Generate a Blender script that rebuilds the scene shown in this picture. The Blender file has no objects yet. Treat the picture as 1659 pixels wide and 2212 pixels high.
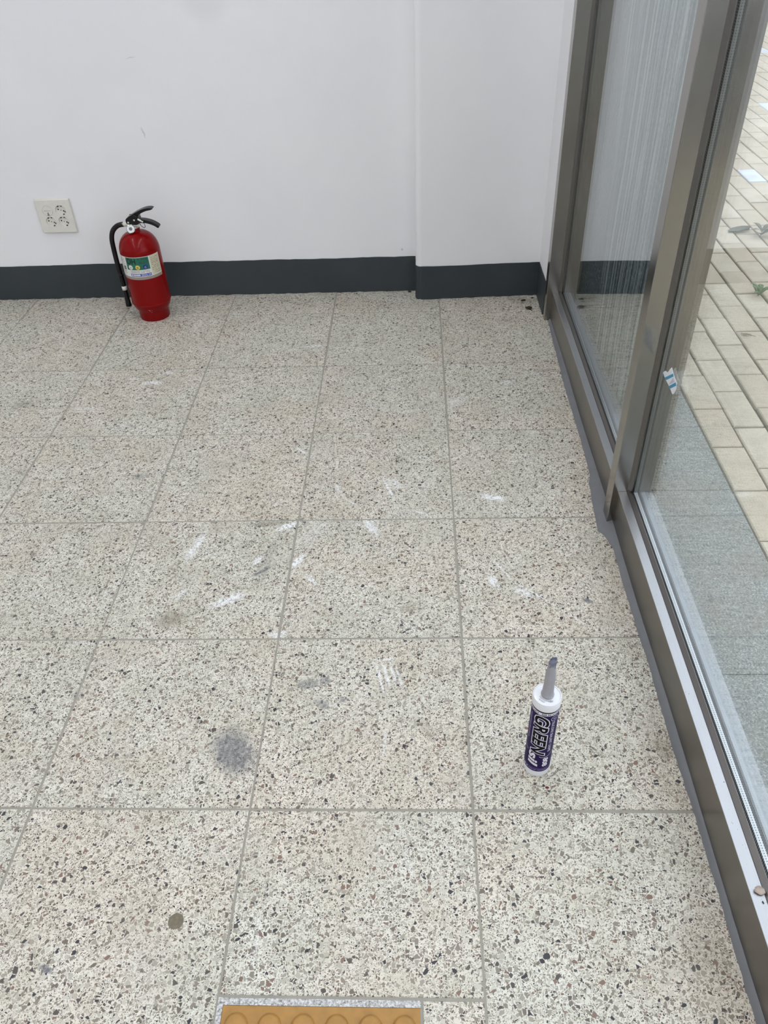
import bpy, bmesh, math, random
from mathutils import Vector, Matrix

random.seed(7)
sc = bpy.context.scene
COL = sc.collection
PI = math.pi

# ------------------------------------------------------------------ camera
cam = bpy.data.cameras.new('camera')
cam.sensor_fit = 'VERTICAL'
cam.sensor_height = 36.0
cam.sensor_width = 27.0
cam.lens = 1686.92 / 2212.0 * 36.0
cam.clip_start = 0.02
cam.clip_end = 200
camo = bpy.data.objects.new('camera', cam)
COL.objects.link(camo)
R_ = Vector((0.99904324, 0.02536976, -0.03562267))
U_ = Vector((0.01106303, 0.64144546, 0.76708887))
F_ = Vector((-0.04231086, 0.76674905, -0.64055108))
mw = Matrix((R_, U_, -F_)).transposed().to_4x4()
mw.translation = Vector((-0.0933178, -0.7271609, 1.2996027))
camo.matrix_world = mw
sc.camera = camo

# ------------------------------------------------------------------ world (overcast sky) and exposure
SKY = 2.1
LAMP = 10.0
w = bpy.data.worlds.new('overcast_sky')
sc.world = w
w.use_nodes = True
bg = w.node_tree.nodes['Background']
bg.inputs[0].default_value = (0.89, 0.94, 1.05, 1)
bg.inputs[1].default_value = SKY
sc.view_settings.view_transform = 'Standard'
sc.view_settings.look = 'None'
sc.view_settings.gamma = 1.0
sc.view_settings.use_curve_mapping = False
sc.view_settings.exposure = 0.0
sc.cycles.use_denoising = True
sc.cycles.max_bounces = 7
sc.cycles.transparent_max_bounces = 16
sc.cycles.glossy_bounces = 3
sc.cycles.diffuse_bounces = 3
sc.cycles.use_light_tree = False
sc.cycles.use_adaptive_sampling = True
sc.cycles.adaptive_threshold = 0.08
sc.cycles.sample_clamp_indirect = 6.0


# ------------------------------------------------------------------ node helpers
def lin(r, g, b):
    def f(c):
        c /= 255.0
        return c / 12.92 if c <= 0.04045 else ((c + 0.055) / 1.055) ** 2.4
    return (f(r), f(g), f(b), 1.0)


def nd(nt, t, props=None, ins=None):
    n = nt.nodes.new(t)
    for k, v in (props or {}).items():
        setattr(n, k, v)
    for k, v in (ins or {}).items():
        s = n.inputs[k]
        if isinstance(v, bpy.types.NodeSocket):
            nt.links.new(v, s)
        else:
            s.default_value = v
    return n


def mth(nt, op, a, b=None, c=None, clamp=False):
    ins = {0: a}
    if b is not None:
        ins[1] = b
    if c is not None:
        ins[2] = c
    return nd(nt, 'ShaderNodeMath', {'operation': op, 'use_clamp': clamp}, ins).outputs[0]


def vmth(nt, op, a, b=None):
    ins = {0: a}
    if b is not None:
        ins[1] = b
    n = nd(nt, 'ShaderNodeVectorMath', {'operation': op}, ins)
    return n.outputs['Value'] if op in ('LENGTH', 'DOT_PRODUCT', 'DISTANCE') else n.outputs[0]


def mixc(nt, f, a, b, blend='MIX'):
    n = nt.nodes.new('ShaderNodeMix')
    n.data_type = 'RGBA'
    n.blend_type = blend
    for i, v in ((0, f), (6, a), (7, b)):
        if isinstance(v, bpy.types.NodeSocket):
            nt.links.new(v, n.inputs[i])
        else:
            n.inputs[i].default_value = v
    return n.outputs[2]


def maprange(nt, v, a, b, c=0.0, d=1.0):
    return nd(nt, 'ShaderNodeMapRange', {'clamp': True}, {0: v, 1: a, 2: b, 3: c, 4: d}).outputs[0]


def ramp(nt, v, stops, interp='CONSTANT'):
    n = nt.nodes.new('ShaderNodeValToRGB')
    n.color_ramp.interpolation = interp
    e = n.color_ramp.elements
    while len(e) < len(stops):
        e.new(0.5)
    for i, (p, c) in enumerate(stops):
        e[i].position = p
        e[i].color = c
    nt.links.new(v, n.inputs[0])
    return n.outputs[0]


def noise(nt, vec, scale, detail=2.0, rough=0.5, dims='3D'):
    n = nd(nt, 'ShaderNodeTexNoise', {'noise_dimensions': dims}, {'Scale': scale, 'Detail': detail, 'Roughness': rough})
    if vec is not None:
        nt.links.new(vec, n.inputs['Vector'])
    return n.outputs[0]


def newmat(name):
    m = bpy.data.materials.new(name)
    m.use_nodes = True
    nt = m.node_tree
    nt.nodes.clear()
    out = nt.nodes.new('ShaderNodeOutputMaterial')
    return m, nt, out


def principled(nt, out, col, rough=0.5, metal=0.0, spec=0.5, normal=None, coat=0.0):
    p = nd(nt, 'ShaderNodeBsdfPrincipled', None, {'Base Color': col, 'Roughness': rough, 'Metallic': metal,
                                                 'Specular IOR Level': spec, 'Coat Weight': coat})
    if normal is not None:
        nt.links.new(normal, p.inputs['Normal'])
    nt.links.new(p.outputs[0], out.inputs[0])
    return p


def geo(nt):
    return nt.nodes.new('ShaderNodeNewGeometry').outputs['Position']


def bump(nt, h, strength, dist=0.001):
    return nd(nt, 'ShaderNodeBump', None, {'Strength': strength, 'Distance': dist, 'Height': h}).outputs[0]


def M(name, rgb, rough=0.5, metal=0.0, spec=0.5, var=0.05, vscale=60.0, coat=0.0, bmp=0.0, bscale=200.0):
    m, nt, out = newmat(name)
    p = geo(nt)
    c = lin(*rgb)
    dark = tuple(x * (1 - var * 2) for x in c[:3]) + (1,)
    lite = tuple(min(1, x * (1 + var * 2)) for x in c[:3]) + (1,)
    col = mixc(nt, noise(nt, p, vscale, 3), dark, lite)
    nrm = bump(nt, noise(nt, p, bscale, 3), bmp) if bmp else None
    principled(nt, out, col, rough, metal, spec, nrm, coat)
    return m


MAT = {}


# ------------------------------------------------------------------ terrazzo with its stains
STAINS = [(-0.964, 1.508, 0.0356, 0.0109, 0.07, 0.8, 'w'), (-1.028, 1.536, 0.0153, 0.0063, 0.1, 0.7, 'w'), (-0.925, 1.573, 0.0267, 0.0055, -0.17, 0.6, 'w'), (-0.856, 1.585, 0.0194, 0.004, 0.24, 0.6, 'w'), (-0.448, 1.741, 0.0477, 0.0049, 0.15, 0.6, 'w'), (-1.142, 1.353, 0.0381, 0.0089, 0.09, 0.4, 'w'), (-0.647, 0.705, 0.0572, 0.0088, -1.81, 0.75, 'w'), (-0.425, 0.777, 0.0311, 0.0089, 0.58, 0.95, 'w'), (-0.483, 0.651, 0.0226, 0.0057, 1.02, 0.8, 'w'), (-0.535, 0.516, 0.0465, 0.0119, 0.52, 0.8, 'w'), (-0.647, 0.538, 0.0247, 0.0077, 0.83, 0.5, 'w'), (-0.384, 0.646, 0.0293, 0.0079, 1.18, 0.95, 'w'), (-0.347, 0.583, 0.0257, 0.005, -0.91, 0.8, 'w'), (-0.401, 0.413, 0.0223, 0.0082, 0.03, 0.75, 'w'), (-0.21, 0.767, 0.039, 0.0106, -1.09, 0.7, 'w'), (-0.217, 0.79, 0.0116, 0.0059, -0.24, 0.8, 'w'), (-0.172, 0.933, 0.0563, 0.0038, -1.23, 0.75, 'w'), (-0.155, 0.949, 0.0319, 0.0113, -0.91, 0.55, 'w'), (-0.308, 0.934, 0.0226, 0.0057, -1.03, 0.6, 'w'), (-0.261, 0.865, 0.0152, 0.0018, -0.68, 0.6, 'w'), (-0.084, 0.824, 0.0219, 0.0024, -0.44, 0.9, 'w'), (-0.425, 1.109, 0.0253, 0.0047, -0.75, 0.75, 'w'), (0.106, 0.883, 0.0355, 0.0103, -0.22, 0.9, 'w'), (0.082, 0.572, 0.0244, 0.0086, -1.25, 0.8, 'w'), (0.106, 0.611, 0.0463, 0.0022, -1.07, 0.6, 'w'), (0.172, 0.532, 0.0603, 0.0021, -0.73, 0.7, 'w'), (0.248, 0.461, 0.0464, 0.002, -0.78, 0.5, 'w'), (0.147, 0.535, 0.0268, 0.0084, -0.58, 0.7, 'w'), (-0.174, 0.292, 0.0461, 0.0034, -1.33, 0.75, 'w'), (-0.162, 0.302, 0.0333, 0.0034, -1.3, 0.7, 'w'), (-0.147, 0.304, 0.0305, 0.0034, -1.33, 0.65, 'w'), (-0.134, 0.291, 0.0314, 0.0033, -1.33, 0.5, 'w'), (-0.164, 0.34, 0.0223, 0.0044, 0.09, 0.5, 'w'), (-0.16, 0.138, 0.0376, 0.0027, -1.67, 0.45, 'w'), (-0.354, -0.223, 0.0393, 0.0026, 1.56, 0.3, 'w'), (-0.116, -0.092, 0.0352, 0.0035, -1.28, 0.3, 'w'), (-0.363, 0.743, 0.0675, 0.0235, -2.19, 0.18, 'w'), (0.024, 1.354, 0.0524, 0.0215, 0.72, 0.25, 'w'), (0.199, 1.47, 0.0326, 0.0118, 0.43, 0.4, 'w'),
          (-0.449, 0.117, 0.0475, 0.0277, -0.96, 0.85, 'g'), (-0.445, 0.145, 0.0323, 0.0163, -0.76, 0.5, 'g'), (-0.322, 0.277, 0.0217, 0.0086, 0.29, 0.6, 'g'), (-0.287, 0.285, 0.0092, 0.0072, 0.24, 0.7, 'g'), (-0.287, 0.228, 0.0136, 0.0075, -0.52, 0.6, 'g'), (-0.246, 0.237, 0.008, 0.007, 0.15, 0.7, 'g'), (0.289, 0.508, 0.0103, 0.0047, -0.5, 0.95, 'g'), (-0.466, 0.612, 0.0228, 0.0034, 0.64, 0.9, 'g'), (-0.868, 0.996, 0.0199, 0.0118, 0.15, 0.45, 'g'), (-0.676, -0.267, 0.0132, 0.0033, -0.35, 0.95, 'g'), (-0.461, 0.643, 0.0644, 0.0113, -1.73, 0.25, 'g'),
          (-0.655, 0.46, 0.033, 0.018, 0.22, 0.5, 'b'), (-0.475, 0.786, 0.0431, 0.0084, 0.1, 0.55, 'b'), (0.368, 0.128, 0.0241, 0.0146, -1.33, 0.4, 'b'), (0.331, 1.542, 0.0323, 0.009, -0.04, 0.35, 'b'), (-0.116, 0.485, 0.0109, 0.0063, -0.31, 0.4, 'b'), (-1.359, 1.384, 0.032, 0.0167, 0.65, 0.35, 'b'), (0.317, 2.072, 0.0524, 0.0262, -0.45, 0.35, 'b'), (0.343, -0.235, 0.0414, 0.0243, -1.01, 0.2, 'b'), (-0.081, 0.169, 0.0302, 0.0108, 2.41, 0.25, 'b')]


def terrazzo(stains=()):
    m, nt, out = newmat('terrazzo')
    pos = geo(nt)
    rnd = nt.nodes.new('ShaderNodeObjectInfo').outputs['Random']
    off = nd(nt, 'ShaderNodeCombineXYZ', None, {0: mth(nt, 'MULTIPLY', rnd, 37.3), 1: mth(nt, 'MULTIPLY', rnd, 91.7)}).outputs[0]
    p0 = vmth(nt, 'ADD', pos, off)
    wob = nd(nt, 'ShaderNodeTexNoise', {'noise_dimensions': '2D'}, {'Vector': p0, 'Scale': 70.0, 'Detail': 1.0}).outputs['Color']
    wob = vmth(nt, 'MULTIPLY', vmth(nt, 'SUBTRACT', wob, (0.5, 0.5, 0.5)), (0.0055, 0.0055, 0.0))
    p = vmth(nt, 'ADD', p0, wob)
    # cement matrix
    n1 = noise(nt, p0, 9.0, 3, 0.6, '2D')
    col = mixc(nt, maprange(nt, n1, 0.35, 0.65), lin(212, 207, 192), lin(225, 221, 210))
    pal = [(0.0, lin(200, 196, 185)), (0.13, lin(182, 177, 164)), (0.32, lin(160, 153, 140)), (0.53, lin(138, 130, 118)),
           (0.72, lin(114, 104, 94)), (0.83, lin(130, 106, 94)), (0.885, lin(84, 76, 72)), (0.95, lin(54, 53, 58))]
    for scale, pres, t0, t1 in ((500.0, 0.58, 0.06, 0.26), (245.0, 0.66, 0.06, 0.27), (142.0, 0.47, 0.05, 0.30)):
        ps = vmth(nt, 'ADD', p, (scale * 0.013, scale * 0.007, 0.0))
        f1 = nd(nt, 'ShaderNodeTexVoronoi', {'voronoi_dimensions': '2D', 'feature': 'F1'}, {'Vector': ps, 'Scale': scale})
        ed = nd(nt, 'ShaderNodeTexVoronoi', {'voronoi_dimensions': '2D', 'feature': 'DISTANCE_TO_EDGE'}, {'Vector': ps, 'Scale': scale})
        s = nd(nt, 'ShaderNodeSeparateColor', None, {0: f1.outputs['Color']})
        thr = mth(nt, 'MULTIPLY_ADD', s.outputs[1], t1 - t0, t0)
        d = mth(nt, 'SUBTRACT', ed.outputs['Distance'], thr)
        mask = maprange(nt, d, 0.0, 0.04)
        mask = mth(nt, 'MULTIPLY', mask, mth(nt, 'LESS_THAN', s.outputs[0], pres))
        col = mixc(nt, mask, col, ramp(nt, s.outputs[2], pal))
    # broad tone of each tile and drifting warm / green / grey tints
    n2 = noise(nt, p0, 2.6, 3, 0.6, '2D')
    col = mixc(nt, 1.0, col, mixc(nt, maprange(nt, n2, 0.35, 0.65), (1.0, 0.965, 0.93, 1), (0.965, 0.985, 0.965, 1)), 'MULTIPLY')
    n3 = noise(nt, pos, 7.0, 4, 0.65, '2D')
    col = mixc(nt, maprange(nt, n3, 0.52, 0.75, 0.0, 0.35), col, lin(182, 176, 162))
    sp = noise(nt, pos, 130.0, 3, 0.7, '2D')
    if stains:
        # dirt, smears of white paint, grey and brown spots
        dn = nd(nt, 'ShaderNodeTexNoise', {'noise_dimensions': '2D'}, {'Vector': pos, 'Scale': 75.0, 'Detail': 5.0, 'Roughness': 0.75}).outputs['Color']
        dp = vmth(nt, 'ADD', pos, vmth(nt, 'MULTIPLY', vmth(nt, 'SUBTRACT', dn, (0.5, 0.5, 0.5)), (0.036, 0.036, 0.0)))
        fn = nd(nt, 'ShaderNodeTexNoise', {'noise_dimensions': '2D'}, {'Vector': pos, 'Scale': 120.0, 'Detail': 3.0}).outputs['Color']
        fp = vmth(nt, 'ADD', pos, vmth(nt, 'MULTIPLY', vmth(nt, 'SUBTRACT', fn, (0.5, 0.5, 0.5)), (0.007, 0.007, 0.0)))
        acc = {'w': None, 'g': None, 'b': None}
        for (x, y, L, W, a, al, k) in stains:
            src = fp if W < 0.0050 else dp
            mp = nd(nt, 'ShaderNodeMapping', {'vector_type': 'TEXTURE'}, {'Vector': src, 'Location': (x, y, 0), 'Rotation': (0, 0, a), 'Scale': (L * 1.1, W * 1.25, 1) if k == 'w' else (L * 1.3, W * 1.5, 1)})
            ln = vmth(nt, 'LENGTH', mp.outputs[0])
            mk_ = maprange(nt, ln, 1.1, 0.55 if k != 'w' else 0.5, 0.0, al)
            acc[k] = mk_ if acc[k] is None else mth(nt, 'MAXIMUM', acc[k], mk_)
        if acc['b']:
            col = mixc(nt, mth(nt, 'MULTIPLY', acc['b'], 1.0), col, lin(122, 113, 94))
        if acc['g']:
            gm = mth(nt, 'MULTIPLY', acc['g'], maprange(nt, sp, 0.3, 0.6, 0.6, 1.0))
            col = mixc(nt, gm, col, lin(104, 105, 109))
        if acc['w']:
            wm = mth(nt, 'MULTIPLY', acc['w'], maprange(nt, sp, 0.38, 0.54, 0.12, 1.0))
            col = mixc(nt, wm, col, lin(240, 241, 242))
    rg = maprange(nt, n3, 0.3, 0.7, 0.38, 0.55)
    principled(nt, out, col, rg, 0.0, 0.45, bump(nt, sp, 0.08, 0.0006))
    return m


def plaster(name, c0, c1, rough=0.62, b=0.25, marks=None, streak=False):
    m, nt, out = newmat(name)
    p = geo(nt)
    a = noise(nt, p, 1.7, 4, 0.6)
    f = noise(nt, p, 260.0, 2)
    g = noise(nt, p, 9.0, 3)
    h = mth(nt, 'ADD', mth(nt, 'MULTIPLY', f, 0.3), mth(nt, 'MULTIPLY', g, 2.2))
    col = mixc(nt, maprange(nt, a, 0.35, 0.65), lin(*c0), lin(*c1))
    if marks:
        acc = None
        dn = nd(nt, 'ShaderNodeTexNoise', None, {'Vector': p, 'Scale': 60.0, 'Detail': 3.0}).outputs['Color']
        dp = vmth(nt, 'ADD', p, vmth(nt, 'MULTIPLY', vmth(nt, 'SUBTRACT', dn, (0.5, 0.5, 0.5)), (0.012, 0.0, 0.012)))
        for (x, y, z, L, W, an, al) in marks:
            mp = nd(nt, 'ShaderNodeMapping', {'vector_type': 'TEXTURE'}, {'Vector': dp, 'Location': (x, y, z), 'Rotation': (0, an, 0), 'Scale': (L, 1.0, W)})
            k = maprange(nt, vmth(nt, 'LENGTH', mp.outputs[0]), 1.0, 0.4, 0, al)
            acc = k if acc is None else mth(nt, 'MAXIMUM', acc, k)
        col = mixc(nt, acc, col, lin(150, 148, 146))
    principled(nt, out, col, rough, 0.0, 0.35, bump(nt, h, b, 0.002))
    return m


def steel(name, sx, sy, sz, c=(172, 168, 162), rough=0.3):
    m, nt, out = newmat(name)
    p = geo(nt)
    s = vmth(nt, 'MULTIPLY', p, (sx, sy, sz))
    a = noise(nt, s, 1.0, 4, 0.6)
    b = noise(nt, p, 14.0, 4, 0.65)
    col = mixc(nt, maprange(nt, a, 0.3, 0.7), lin(*[x * 0.975 for x in c]), lin(*c))
    col = mixc(nt, maprange(nt, b, 0.5, 0.9, 0, 0.12), col, lin(150, 145, 138))
    if c[0] > 180:
        col = mixc(nt, maprange(nt, noise(nt, p, 230.0, 2), 0.70, 0.76, 0, 0.7), col, lin(70, 68, 66))
    rg = maprange(nt, b, 0.3, 0.75, rough - 0.02, rough + 0.05)
    principled(nt, out, col, rg, 1.0, 0.5, bump(nt, a, 0.02, 0.0004))
    return m


def glass(name):
    m, nt, out = newmat(name)
    g = nt.nodes.new('ShaderNodeNewGeometry')
    c = mth(nt, 'ABSOLUTE', vmth(nt, 'DOT_PRODUCT', g.outputs['Incoming'], g.outputs['Normal']))
    k = mth(nt, 'POWER', mth(nt, 'SUBTRACT', 1.0, c, clamp=True), 5.0)
    fr = mth(nt, 'MULTIPLY_ADD', k, 0.96, 0.04, clamp=True)
    tr = nd(nt, 'ShaderNodeBsdfTransparent', None, {0: (0.975, 0.985, 0.982, 1)})
    gl = nd(nt, 'ShaderNodeBsdfGlossy', None, {0: (0.97, 1.0, 1.0, 1), 'Roughness': 0.0})
    mx = nd(nt, 'ShaderNodeMixShader', None, {0: fr, 1: tr.outputs[0], 2: gl.outputs[0]})
    sh = mx.outputs[0]
    nt.links.new(sh, out.inputs[0])
    return m


def spacer_mat(name, vertical):
    m, nt, out = newmat(name)
    p = geo(nt)
    s = nd(nt, 'ShaderNodeSeparateXYZ', None, {0: p})
    q = nd(nt, 'ShaderNodeCombineXYZ', None, {0: s.outputs[0], 1: s.outputs[2 if vertical else 1]}).outputs[0]
    v = nd(nt, 'ShaderNodeTexVoronoi', {'voronoi_dimensions': '2D', 'feature': 'F1'}, {'Vector': q, 'Scale': 240.0, 'Randomness': 0.0})
    k = maprange(nt, v.outputs['Distance'], 0.16, 0.24)
    col = mixc(nt, k, lin(70, 74, 74), lin(*((140, 142, 140) if vertical else (232, 236, 238))))  # one metal: shade painted into the upright, sky light into the level bar
    principled(nt, out, col, 0.34, 0.75 if vertical else 0.3, 0.5)
    return m


def granite(name, wall=False):
    m, nt, out = newmat(name)
    p = geo(nt)
    a = noise(nt, p, 150.0, 4, 0.75)
    b = noise(nt, vmth(nt, 'ADD', p, (3.1, 1.7, 2.0)), 330.0, 2, 0.6)
    c = noise(nt, p, 5.0, 4, 0.6)
    col = ramp(nt, a, [(0.30, lin(84, 90, 90)), (0.45, lin(116, 121, 120)), (0.55, lin(138, 143, 142)), (0.68, lin(190, 195, 196))], 'LINEAR')
    col = mixc(nt, maprange(nt, b, 0.58, 0.68), col, lin(206, 210, 211))
    col = mixc(nt, maprange(nt, b, 0.38, 0.30), col, lin(76, 80, 80))
    col = mixc(nt, maprange(nt, c, 0.48, 0.72, 0, 0.45), col, lin(132, 124, 112))
    principled(nt, out, col, 0.7, 0.0, 0.3, bump(nt, a, 0.25, 0.0015))
    return m


def mortar_mat():
    m, nt, out = newmat('white_mortar')
    p = geo(nt)
    a = noise(nt, p, 260.0, 5, 0.75)
    col = ramp(nt, a, [(0.33, lin(60, 54, 52)), (0.39, lin(140, 137, 132)), (0.50, lin(188, 187, 184)), (0.60, lin(222, 222, 222))], 'LINEAR')
    principled(nt, out, col, 0.9, 0.0, 0.2, bump(nt, a, 0.5, 0.001))
    return m


def pier_mat():
    """rough grey stone with pale vertical runs of dried cement"""
    m, nt, out = newmat('streaked_stone')
    p = geo(nt)
    sp = nd(nt, 'ShaderNodeSeparateXYZ', None, {0: p})
    a = noise(nt, p, 120.0, 4, 0.75)
    col = ramp(nt, a, [(0.38, lin(52, 58, 60)), (0.50, lin(104, 110, 112)), (0.60, lin(178, 185, 188))], 'LINEAR')
    wob = mth(nt, 'MULTIPLY', mth(nt, 'SUBTRACT', noise(nt, vmth(nt, 'MULTIPLY', p, (0, 2.0, 2.2)), 1.0, 2), 0.5), 0.035)
    yy = mth(nt, 'ADD', sp.outputs[1], wob)
    lines = nd(nt, 'ShaderNodeTexNoise', {'noise_dimensions': '1D'}, {'W': mth(nt, 'MULTIPLY', yy, 46.0), 'Scale': 1.0, 'Detail': 4.0, 'Roughness': 0.75}).outputs[0]
    sv = nd(nt, 'ShaderNodeCombineXYZ', None, {1: mth(nt, 'MULTIPLY', yy, 20.0), 2: mth(nt, 'MULTIPLY', sp.outputs[2], 2.2)}).outputs[0]
    brk = noise(nt, sv, 1.0, 3, 0.6)
    st = mth(nt, 'MULTIPLY_ADD', mth(nt, 'SUBTRACT', brk, 0.5), 0.55, lines)
    edge = mth(nt, 'MULTIPLY_ADD', sp.outputs[2], 0.15, 1.63)
    area = maprange(nt, mth(nt, 'SUBTRACT', edge, yy), 0.0, 0.02)
    dk = mth(nt, 'MULTIPLY', maprange(nt, st, 0.45, 0.38, 0.0, 0.95), area)
    lt = mth(nt, 'MULTIPLY', maprange(nt, st, 0.50, 0.60, 0.0, 0.75), area)
    col = mixc(nt, lt, col, lin(232, 236, 236))
    col = mixc(nt, dk, col, lin(16, 18, 19))
    principled(nt, out, col, 0.8, 0.0, 0.25, bump(nt, mth(nt, 'ADD', a, st), 0.3, 0.002))
    return m


def paver_mat(name, c0, c1):
    m, nt, out = newmat(name)
    p = geo(nt)
    rnd = nt.nodes.new('ShaderNodeObjectInfo').outputs['Random']
    a = noise(nt, p, 11.0, 5, 0.7)
    f = noise(nt, p, 420.0, 2)
    col = mixc(nt, rnd, lin(*c0), lin(*c1))
    col = mixc(nt, maprange(nt, a, 0.45, 0.75, 0, 0.5), col, lin(158, 147, 128))
    col = mixc(nt, maprange(nt, f, 0.66, 0.74, 0, 0.5), col, lin(110, 103, 92))
    principled(nt, out, col, 0.85, 0.0, 0.25, bump(nt, f, 0.3, 0.001))
    return m


MAT['terrazzo'] = terrazzo()
MAT['grout'] = M('grout', (156, 152, 141), 0.85, var=0.10, vscale=35, bmp=0.4)
MAT['wall'] = plaster('white_plaster', (236, 236, 237), (242, 241, 241), marks=[(-1.03, 2.18, 0.60, 0.022, 0.003, 1.35, 0.4), (-1.02, 2.18, 0.83, 0.02, 0.002, -0.1, 0.3), (-0.14, 2.18, 0.165, 0.006, 0.006, 0.5, 0.6), (-0.75, 2.18, 0.98, 0.09, 0.07, 0, 0.10)])
MAT['base'] = plaster('dark_grey_paint', (50, 57, 60), (60, 66, 69), 0.5, 0.35)
MAT['ceil'] = M('ceiling_paint', (232, 232, 230), 0.8)
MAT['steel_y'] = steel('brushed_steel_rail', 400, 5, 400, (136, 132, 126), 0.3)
MAT['steel_sky_lit'] = steel('sky_lit_steel', 400, 5, 400, (196, 197, 200), 0.34)  # same stainless as the rail; sky brightness put into a lighter colour
MAT['steel_z'] = steel('brushed_steel_post', 400, 400, 5, (160, 156, 150), 0.2)
MAT['bead'] = steel('dull_steel_bead', 130, 2.5, 130, (116, 113, 110), 0.38)
MAT['ledge'] = M('dusty_grey_ledge', (168, 174, 178), 0.55, var=0.10, vscale=90, bmp=0.2)
MAT['glass'] = glass('clear_glass')
MAT['spacer_h'] = spacer_mat('perforated_spacer_sky_lit', False)
MAT['spacer_v'] = spacer_mat('perforated_spacer_shaded', True)
MAT['gasket'] = M('dark_glazing_seal', (38, 44, 48), 0.5)
MAT['sealant'] = M('grey_sealant', (112, 114, 116), 0.55, var=0.06, vscale=25, bmp=0.3, bscale=90)
MAT['granite'] = granite('grey_granite')
MAT['pier'] = pier_mat()
MAT['paver'] = paver_mat('tan_paver', (200, 186, 164), (214, 203, 183))
MAT['paver_pale'] = paver_mat('pale_paver', (212, 218, 224), (222, 228, 234))
MAT['sand'] = M('joint_sand', (52, 46, 36), 0.95, var=0.15, vscale=40)
MAT['tactile'] = M('mustard_tactile', (168, 125, 62), 0.5, var=0.13, vscale=60)
MAT['mortar'] = mortar_mat()
MAT['plug'] = M('drilled_plug', (118, 110, 92), 0.8, var=0.2, vscale=200)


# ------------------------------------------------------------------ object helpers
def setp(o, label=None, cat=None, group=None, kind=None):
    if label:
        o['label'] = label
    if cat:
        o['category'] = cat
    if group:
        o['group'] = group
    if kind:
        o['kind'] = kind
    return o


def wloc(p):
    # every object here keeps its own location as its world position
    return p.location.copy()


def link(o, parent=None):
    COL.objects.link(o)
    if parent is not None:
        o.parent = parent
        o.matrix_parent_inverse = Matrix.Translation(-wloc(parent))
        # parents here only translate, so world = own location
    return o


def empty(name, loc=(0, 0, 0)):
    o = bpy.data.objects.new(name, None)
    o.empty_display_size = 0.05
    o.location = loc
    COL.objects.link(o)
    return o


def mk(name, verts, faces, mat, parent=None, smooth=False):
    me = bpy.data.meshes.new(name)
    me.from_pydata([tuple(v) for v in verts], [], faces)
    me.materials.append(mat)
    bm = bmesh.new()
    bm.from_mesh(me)
    bmesh.ops.recalc_face_normals(bm, faces=bm.faces)
    bm.to_mesh(me)
    bm.free()
    if smooth:
        for f in me.polygons:
            f.use_smooth = True
    o = bpy.data.objects.new(name, me)
    link(o, parent)
    return o


def bmobj(name, bm, mat, parent=None, smooth=False):
    me = bpy.data.meshes.new(name)
    bmesh.ops.recalc_face_normals(bm, faces=bm.faces)
    bm.to_mesh(me)
    bm.free()
    me.materials.append(mat)
    if smooth:
        for f in me.polygons:
            f.use_smooth = True
    o = bpy.data.objects.new(name, me)
    link(o, parent)
    return o


def bm_box(x0, x1, y0, y1, z0, z1, bev=0.0, seg=1, bm=None):
    bm = bm or bmesh.new()
    vs = [bm.verts.new(p) for p in ((x0, y0, z0), (x1, y0, z0), (x1, y1, z0), (x0, y1, z0), (x0, y0, z1), (x1, y0, z1), (x1, y1, z1), (x0, y1, z1))]
    fs = [bm.faces.new([vs[i] for i in f]) for f in ((0, 3, 2, 1), (4, 5, 6, 7), (0, 1, 5, 4), (1, 2, 6, 5), (2, 3, 7, 6), (3, 0, 4, 7))]
    if bev:
        es = list({e for f in fs for e in f.edges})
        bmesh.ops.bevel(bm, geom=es, offset=bev, segments=seg, affect='EDGES', profile=0.5)
    return bm


def box(name, x0, x1, y0, y1, z0, z1, mat, parent=None, bev=0.0, seg=1):
    return bmobj(name, bm_box(x0, x1, y0, y1, z0, z1, bev, seg), mat, parent)


def extr_xz(name, poly, y0, y1, mat, parent=None, bev=0.0, smooth=False):
    """polygon (x,z) pushed along y"""
    bm = bmesh.new()
    a = [bm.verts.new((x, y0, z)) for x, z in poly]
    b = [bm.verts.new((x, y1, z)) for x, z in poly]
    n = len(poly)
    bm.faces.new(a)
    bm.faces.new(b[::-1])
    for i in range(n):
        bm.faces.new((a[i], b[i], b[(i + 1) % n], a[(i + 1) % n]))
    if bev:
        bmesh.ops.bevel(bm, geom=[e for e in bm.edges], offset=bev, segments=1, affect='EDGES', profile=0.5)
    return bmobj(name, bm, mat, parent, smooth)


def extr_xy(name, poly, z0, z1, mat, parent=None):
    bm = bmesh.new()
    a = [bm.verts.new((x, y, z0)) for x, y in poly]
    b = [bm.verts.new((x, y, z1)) for x, y in poly]
    n = len(poly)
    bm.faces.new(a)
    bm.faces.new(b[::-1])
    for i in range(n):
        bm.faces.new((a[i], b[i], b[(i + 1) % n], a[(i + 1) % n]))
    return bmobj(name, bm, mat, parent)


def lathe(name, prof, c, mat, parent=None, seg=40, smooth=True, cap=True):
    verts, faces = [], []
    n = len(prof)
    for i in range(seg):
        a = 2 * PI * i / seg
        for r, z in prof:
            verts.append((c[0] + r * math.cos(a), c[1] + r * math.sin(a), c[2] + z))
    for i in range(seg):
        j = (i + 1) % seg
        for k in range(n - 1):
            faces.append((i * n + k, j * n + k, j * n + k + 1, i * n + k + 1))
    if cap:
        if prof[0][0] > 1e-6:
            faces.append([i * n for i in range(seg)])
        if prof[-1][0] > 1e-6:
            faces.append([i * n + n - 1 for i in range(seg)][::-1])
    o = mk(name, verts, faces, mat, parent, smooth)
    bm = bmesh.new()
    bm.from_mesh(o.data)
    bmesh.ops.remove_doubles(bm, verts=bm.verts, dist=1e-6)
    for e in bm.edges:
        if len(e.link_faces) == 2 and e.calc_face_angle(0) > 0.6:
            e.smooth = False
    bm.to_mesh(o.data)
    bm.free()
    return o


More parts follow.
